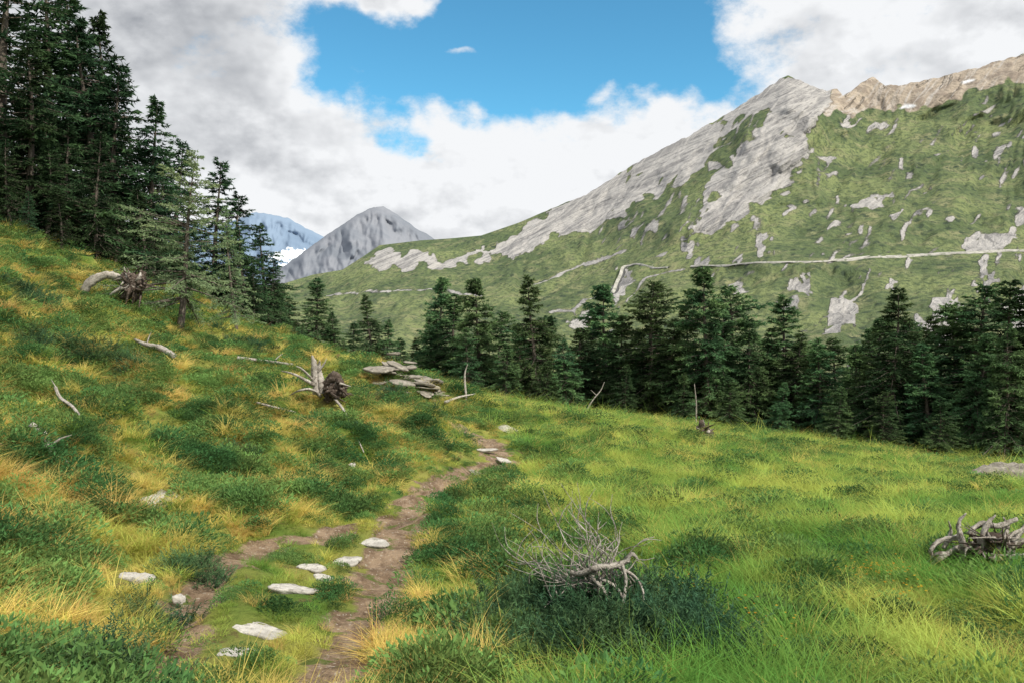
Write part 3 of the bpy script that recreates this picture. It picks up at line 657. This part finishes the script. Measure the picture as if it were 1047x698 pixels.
scatter("juniper_shrub",jx,rng.normal(size=len(jx))*.3,rng.normal(size=len(jx))*.3,np.stack([s,s,s],-1),3,C_jun)
# ------------------------------------------------------------------ stones
def slab_geo(cx,cy,cz,rx,ry,th,seed,yaw=0,tx=0,ty_=0):
    rg=np.random.default_rng(seed); n=22; th_=np.linspace(0,2*np.pi,n,endpoint=False)
    cr=rg.uniform(0,6.28,3); R_=1+.13*np.sin(2*th_+cr[0])+.10*np.sin(3*th_+cr[1])+.07*np.sin(5*th_+cr[2])+rg.normal(size=n)*.03
    R_/=np.power(np.abs(np.cos(th_))**3.2+np.abs(np.sin(th_))**3.2,1/3.2)
    prof=[(0.02,1.0),(.35,1.0),(.7,.97),(.9,.90),(.98,.72),(1.03,.35),(1.0,-.2),(.9,-1.)]
    V=[]
    for r,z in prof:
        V.append(np.stack([rx*r*R_*np.cos(th_),ry*r*R_*np.sin(th_),np.full(n,th*z)+th*.16*rg.normal(size=n)*(r>.05)],-1))
    V=np.array(V); i=np.arange(V.shape[0]*n).reshape(V.shape[0],n); j=np.roll(i,-1,1)
    Q=np.stack([i[:-1],i[1:],j[1:],j[:-1]],-1).reshape(-1,4); V=V.reshape(-1,3)
    V=np.concatenate([V,[[0,0,th]]]); T=np.stack([i[0],j[0],np.full(n,len(V)-1)],-1)
    c_,s_=math.cos(yaw),math.sin(yaw)
    V=V@np.array([[c_,s_,0],[-s_,c_,0],[0,0,1]])
    V[:,2]+=V[:,0]*tx+V[:,1]*ty_
    return V+np.array([cx,cy,cz]),Q,T
sid=0
for g,(nm,u,v,wpx,asp,thk,mt) in SG:
    sid+=1; rx=wpx*mpp(g[1])/2
    e=.2; hx=lambda a,b_: float(hb(np.array([a]),np.array([b_])))
    tx=(hx(g[0]+e,g[1])-hx(g[0]-e,g[1]))/(2*e); ty_=(hx(g[0],g[1]+e)-hx(g[0],g[1]-e))/(2*e)
    z0=hx(g[0],g[1])
    bg=Bag(); V,Q,T=slab_geo(g[0],g[1],z0+thk*.3,rx,rx*asp*1.35,thk,sid,rng.uniform(-.5,.5),0,0)
    V[:,2]+=(V[:,0]-g[0])*tx*.8+(V[:,1]-g[1])*ty_*.8
    bg.add(V,Q,T); bg.obj(nm,[M_stone if mt==0 else M_slab],False)
bg=Bag(); 
for i in range(70):
    u=rng.uniform(384,448) if i<50 else rng.uniform(425,452)
    D=rng.uniform(28.5,31.5); x=P(u,390,D)[0]; z0=float(hg(np.array([x]),np.array([D]))[0]); mxh=np.interp(u,[380,392,410,430,450],[.35,.75,.8,.55,.2])
    z=z0+rng.uniform(0,1)*mxh
    bg.add(*slab_geo(x,D,z,rng.uniform(.15,.55),rng.uniform(.15,.4),rng.uniform(.025,.06),200+i,rng.uniform(-1.5,1.5),rng.normal()*.1-.12,rng.normal()*.12))
bg.obj("stone_slab_pile",[M_slab],False)
# ------------------------------------------------------------------ dead wood
def wood(name,segs,D,seed=0,sides=8,rough=.15,grow=1.):
    bg=Bag()
    for j,sg in enumerate(segs):
        pts,rad=sg[0],sg[1]; mi=sg[2] if len(sg)>2 else 0
        q=[P(a[0],a[1],D+(a[2] if len(a)>2 else 0)) for a in pts]
        bg.add(*tube(q,[r*grow for r in rad],sides=sides,rough=rough,seed=seed+j),mi)
    return bg.obj(name,[M_wood,M_darkwood])
def rootmass(cu,cv,ru,rv,n,r,seed,pale=.25,dd=.5):
    rg=np.random.default_rng(seed); S=[]
    for i in range(5): S.append(([(cu-ru*.5+rg.normal()*ru*.1,cv+rg.normal()*rv*.35,0),(cu,cv+rg.normal()*rv*.4,-dd*.2),(cu+ru*.5,cv+rg.normal()*rv*.35,0)],[r*1.4,r*2.5,r*1.3],1))
    for i in range(n):
        a=rg.uniform(0,6.28); l=rg.uniform(.5,1.15); k1=rg.uniform(.25,.5); b_=a+rg.normal()*.5
        p=[(cu+math.cos(a)*ru*.2,cv+math.sin(a)*rv*.2,rg.normal()*dd*.2),(cu+math.cos(a)*ru*k1,cv+math.sin(a)*rv*k1,rg.normal()*dd*.4-.1),(cu+math.cos(b_)*ru*l,cv+math.sin(b_)*rv*l,rg.normal()*dd*.6)]
        S.append((p,[r*rg.uniform(.8,1.3),r*rg.uniform(.5,.9),r*.12],0 if rg.random()<pale else 1))
    return S
D=31.0
wood("uprooted_tree",[([(82,320),(85,302,-.2),(94,288,-.3),(108,281,-.2),(122,284),(136,290,.2)],[.10,.14,.16,.15,.14,.1]),([(112,302),(125,295,-.2),(138,292,-.2)],[.04,.08,.10])]+rootmass(137,292,20,24,46,.085,5,.12),D,seed=1)
D=G(335,412)[1]
wood("dead_stump",[([(325,402),(322,385),(321,372),(319,363)],[.13,.10,.08,.02]),([(330,402),(328,388),(326,376,.1),(327,368)],[.10,.08,.055,.01]),
 ([(325,395),(312,388,-.3),(300,382,-.5),(288,379)],[.05,.035,.025,.01]),([(322,390),(310,378,-.2),(303,374)],[.035,.025,.01]),
 ([(328,405),(318,398,-.4),(306,399,-.6),(296,404)],[.05,.04,.025,.01]),([(340,405),(352,420,-.8),(362,440,-1.8),(372,462,-3)],[.04,.03,.02,.01]),([(325,380),(331,372),(334,366)],[.03,.02,.005])]+rootmass(343,397,19,15,34,.055,9,.2),D,seed=20)
def ground_branch(name,pts,rad,seed,lift=.06,twigs=()):
    q=[]
    for i,(u,v) in enumerate(pts):
        g=G(u,v); q.append((g[0],g[1],g[2]+lift+rad[min(i,len(rad)-1)]))
    bg=Bag(); bg.add(*tube(q,rad,sides=8,rough=.12,seed=seed))
    for a,b_,r in twigs:
        p0=np.array(q[a]); bg.add(*tube([p0,p0+np.array(b_)*.5+[0,0,.03],p0+np.array(b_)],[r,r*.7,r*.2],sides=6,seed=seed+5))
    bg.obj(name,[M_wood])
ground_branch("dead_branch",[(32,453),(45,464),(50,478),(62,488),(74,493)],[.035,.045,.04,.03,.012],51,.22,[(2,(.25,.1,.15),.02)])
ground_branch("dead_branch",[(57,406),(62,418),(74,427),(86,441)],[.03,.028,.025,.012],52,.16,[(1,(-.2,.1,.3),.015)])
ground_branch("dead_branch",[(138,354),(150,360),(163,364),(178,372)],[.04,.06,.085,.07],53,.14,[(1,(.1,.1,.35),.02)])
ground_branch("fallen_log",[(244,374),(262,375),(280,377),(300,379)],[.05,.06,.055,.04],54,.20,[(2,(.3,.1,.3),.03)])
ground_branch("dead_branch",[(262,420),(280,425),(302,429)],[.025,.028,.012],55,.18)
ground_branch("dead_branch",[(0,467),(10,471),(19,478)],[.016,.02,.01],56,.15)
ground_branch("dead_branch",[(455,418),(470,412),(486,408)],[.05,.04,.02],59,.2)
D=G(720,450)[1]
wood("dead_stump",rootmass(721,443,14,13,26,.08,13,.4),D,seed=70)
D=G(612,425)[1]
wood("dead_sapling",[([(598,422),(606,409),(614,399),(618,390)],[.05,.04,.03,.01]),([(610,404),(604,398)],[.02,.006])],D-2,seed=75)
D=G(711,436)[1]
wood("dead_sapling",[([(711,440),(712,415),(710,392)],[.06,.045,.02])],D-1,seed=76)
wood("dead_sapling",[([(477,412),(475,385),(478,372)],[.045,.035,.012])],G(477,414)[1],seed=77)
D=G(995,584)[1]
segs=[([(950,580),(962,570,-.1),(978,560),(1000,556,.1),(1025,560),(1047,552)],[.02,.035,.05,.06,.05,.03]),
([(955,572),(952,562,-.1),(962,552),(980,548)],[.018,.03,.04,.05]),([(985,575),(984,555,-.1),(980,535),(988,524)],[.05,.045,.035,.01]),
([(1000,572),(1004,552,-.1),(1010,534),(1018,526)],[.05,.05,.04,.012]),([(1012,578),(1022,560,-.15),(1030,540),(1026,528)],[.045,.045,.03,.01]),
([(1040,590),(1034,566,-.1),(1040,548),(1052,532)],[.045,.05,.04,.02]),([(990,545),(1002,535,.1),(1020,537),(1040,530)],[.03,.04,.04,.03]),
([(1025,592),(1032,570,-.2),(1030,550,-.1),(1045,540)],[.04,.045,.04,.02]),
([(965,560),(972,545,.1),(970,532)],[.03,.03,.008]),([(1045,580),(1060,560),(1075,545)],[.05,.05,.02]),([(948,575),(958,566,-.2),(970,566,-.2)],[.015,.03,.03])]
segs+=rootmass(1012,560,50,28,80,.026,33,.4,.35)
wood("dead_root_stump",segs,D,seed=80,grow=.62,rough=.32)
D=G(605,655)[1]-.15
segs=[([(578,583,.1),(592,586),(610,580,-.05),(628,578),(644,572)],[.016,.022,.026,.026,.015]),([(610,580),(606,590,-.05),(618,604,-.1),(626,630)],[.018,.015,.012,.006]),
([(636,576),(640,592,-.05),(636,620,-.1),(628,655)],[.017,.014,.010,.005]),([(630,578),(650,590),(658,610,-.1),(650,640)],[.015,.012,.009,.004]),([(640,574),(646,566),(652,571)],[.017,.015,.009]),
([(612,590),(630,600),(640,618)],[.012,.010,.004]),([(620,580),(612,605),(622,625),(610,645)],[.012,.009,.007,.003])]
for j in range(70):
    u0=608+rng.normal()*22; v0=600+rng.normal()*14; ang=rng.uniform(-2.95,-.5); ln=rng.uniform(40,120) if ang<-1.4 else rng.uniform(25,65)
    if ang<-2.5: ln*=.85
    pt=[(u0,v0,.1)]; a=ang; uu,vv=u0,v0; dd=.1
    for s_ in range(5):
        a+=rng.normal()*.32; uu+=math.cos(a)*ln/5; vv+=math.sin(a)*ln/5; dd+=rng.normal()*.06; pt.append((uu,vv,dd))
    segs.append((pt,[.0058,.0048,.0040,.0030,.0015]))
    if rng.random()<.8:
        b_=pt[3]; a+=rng.choice([-1,1])*.7; segs.append(([b_,(b_[0]+math.cos(a)*ln*.15,b_[1]+math.sin(a)*ln*.15,b_[2]+.03),(b_[0]+math.cos(a+.2)*ln*.3,b_[1]+math.sin(a+.2)*ln*.3,b_[2]+.05)],[.004,.0034,.0018]))
wood("dead_shrub",segs,D,seed=120,sides=5)
# ------------------------------------------------------------------ wildflowers
def flower():
    rg=np.random.default_rng(5); V=[];T=[];o=0
    for i in range(5):
        x,y=rg.normal(size=2)*.06; h=rg.uniform(.22,.36)
        for a in np.linspace(0,6.28,8,endpoint=False):
            c_=np.array([x,y,h]); V+= [c_,c_+[.013*math.cos(a),.013*math.sin(a),.006],c_+[.013*math.cos(a+.6),.013*math.sin(a+.6),.006]]; T.append((o,o+1,o+2)); o+=3
    return mk_mesh("flw",V,np.array(T),[M_flower])
C_fl=coll("flower",[flower()])
q=[]
for u,v,n,sp_ in [(905,605,7,.25),(730,640,4,.3),(850,660,4,.6),(1000,660,2,.4),(820,600,2,.5)]:
    g=G(u,v)
    for _ in range(n): q.append((g[0]+rng.normal()*sp_,g[1]+rng.normal()*sp_))
q=np.array(q); scatter("wildflowers",np.stack([q[:,0],q[:,1],hg(q[:,0],q[:,1])],-1),np.zeros(len(q)),np.zeros(len(q)),np.full((len(q),3),.9),1,C_fl)
scene.view_settings.view_transform='Standard'; scene.view_settings.look='None'; scene.view_settings.exposure=0; scene.view_settings.gamma=1
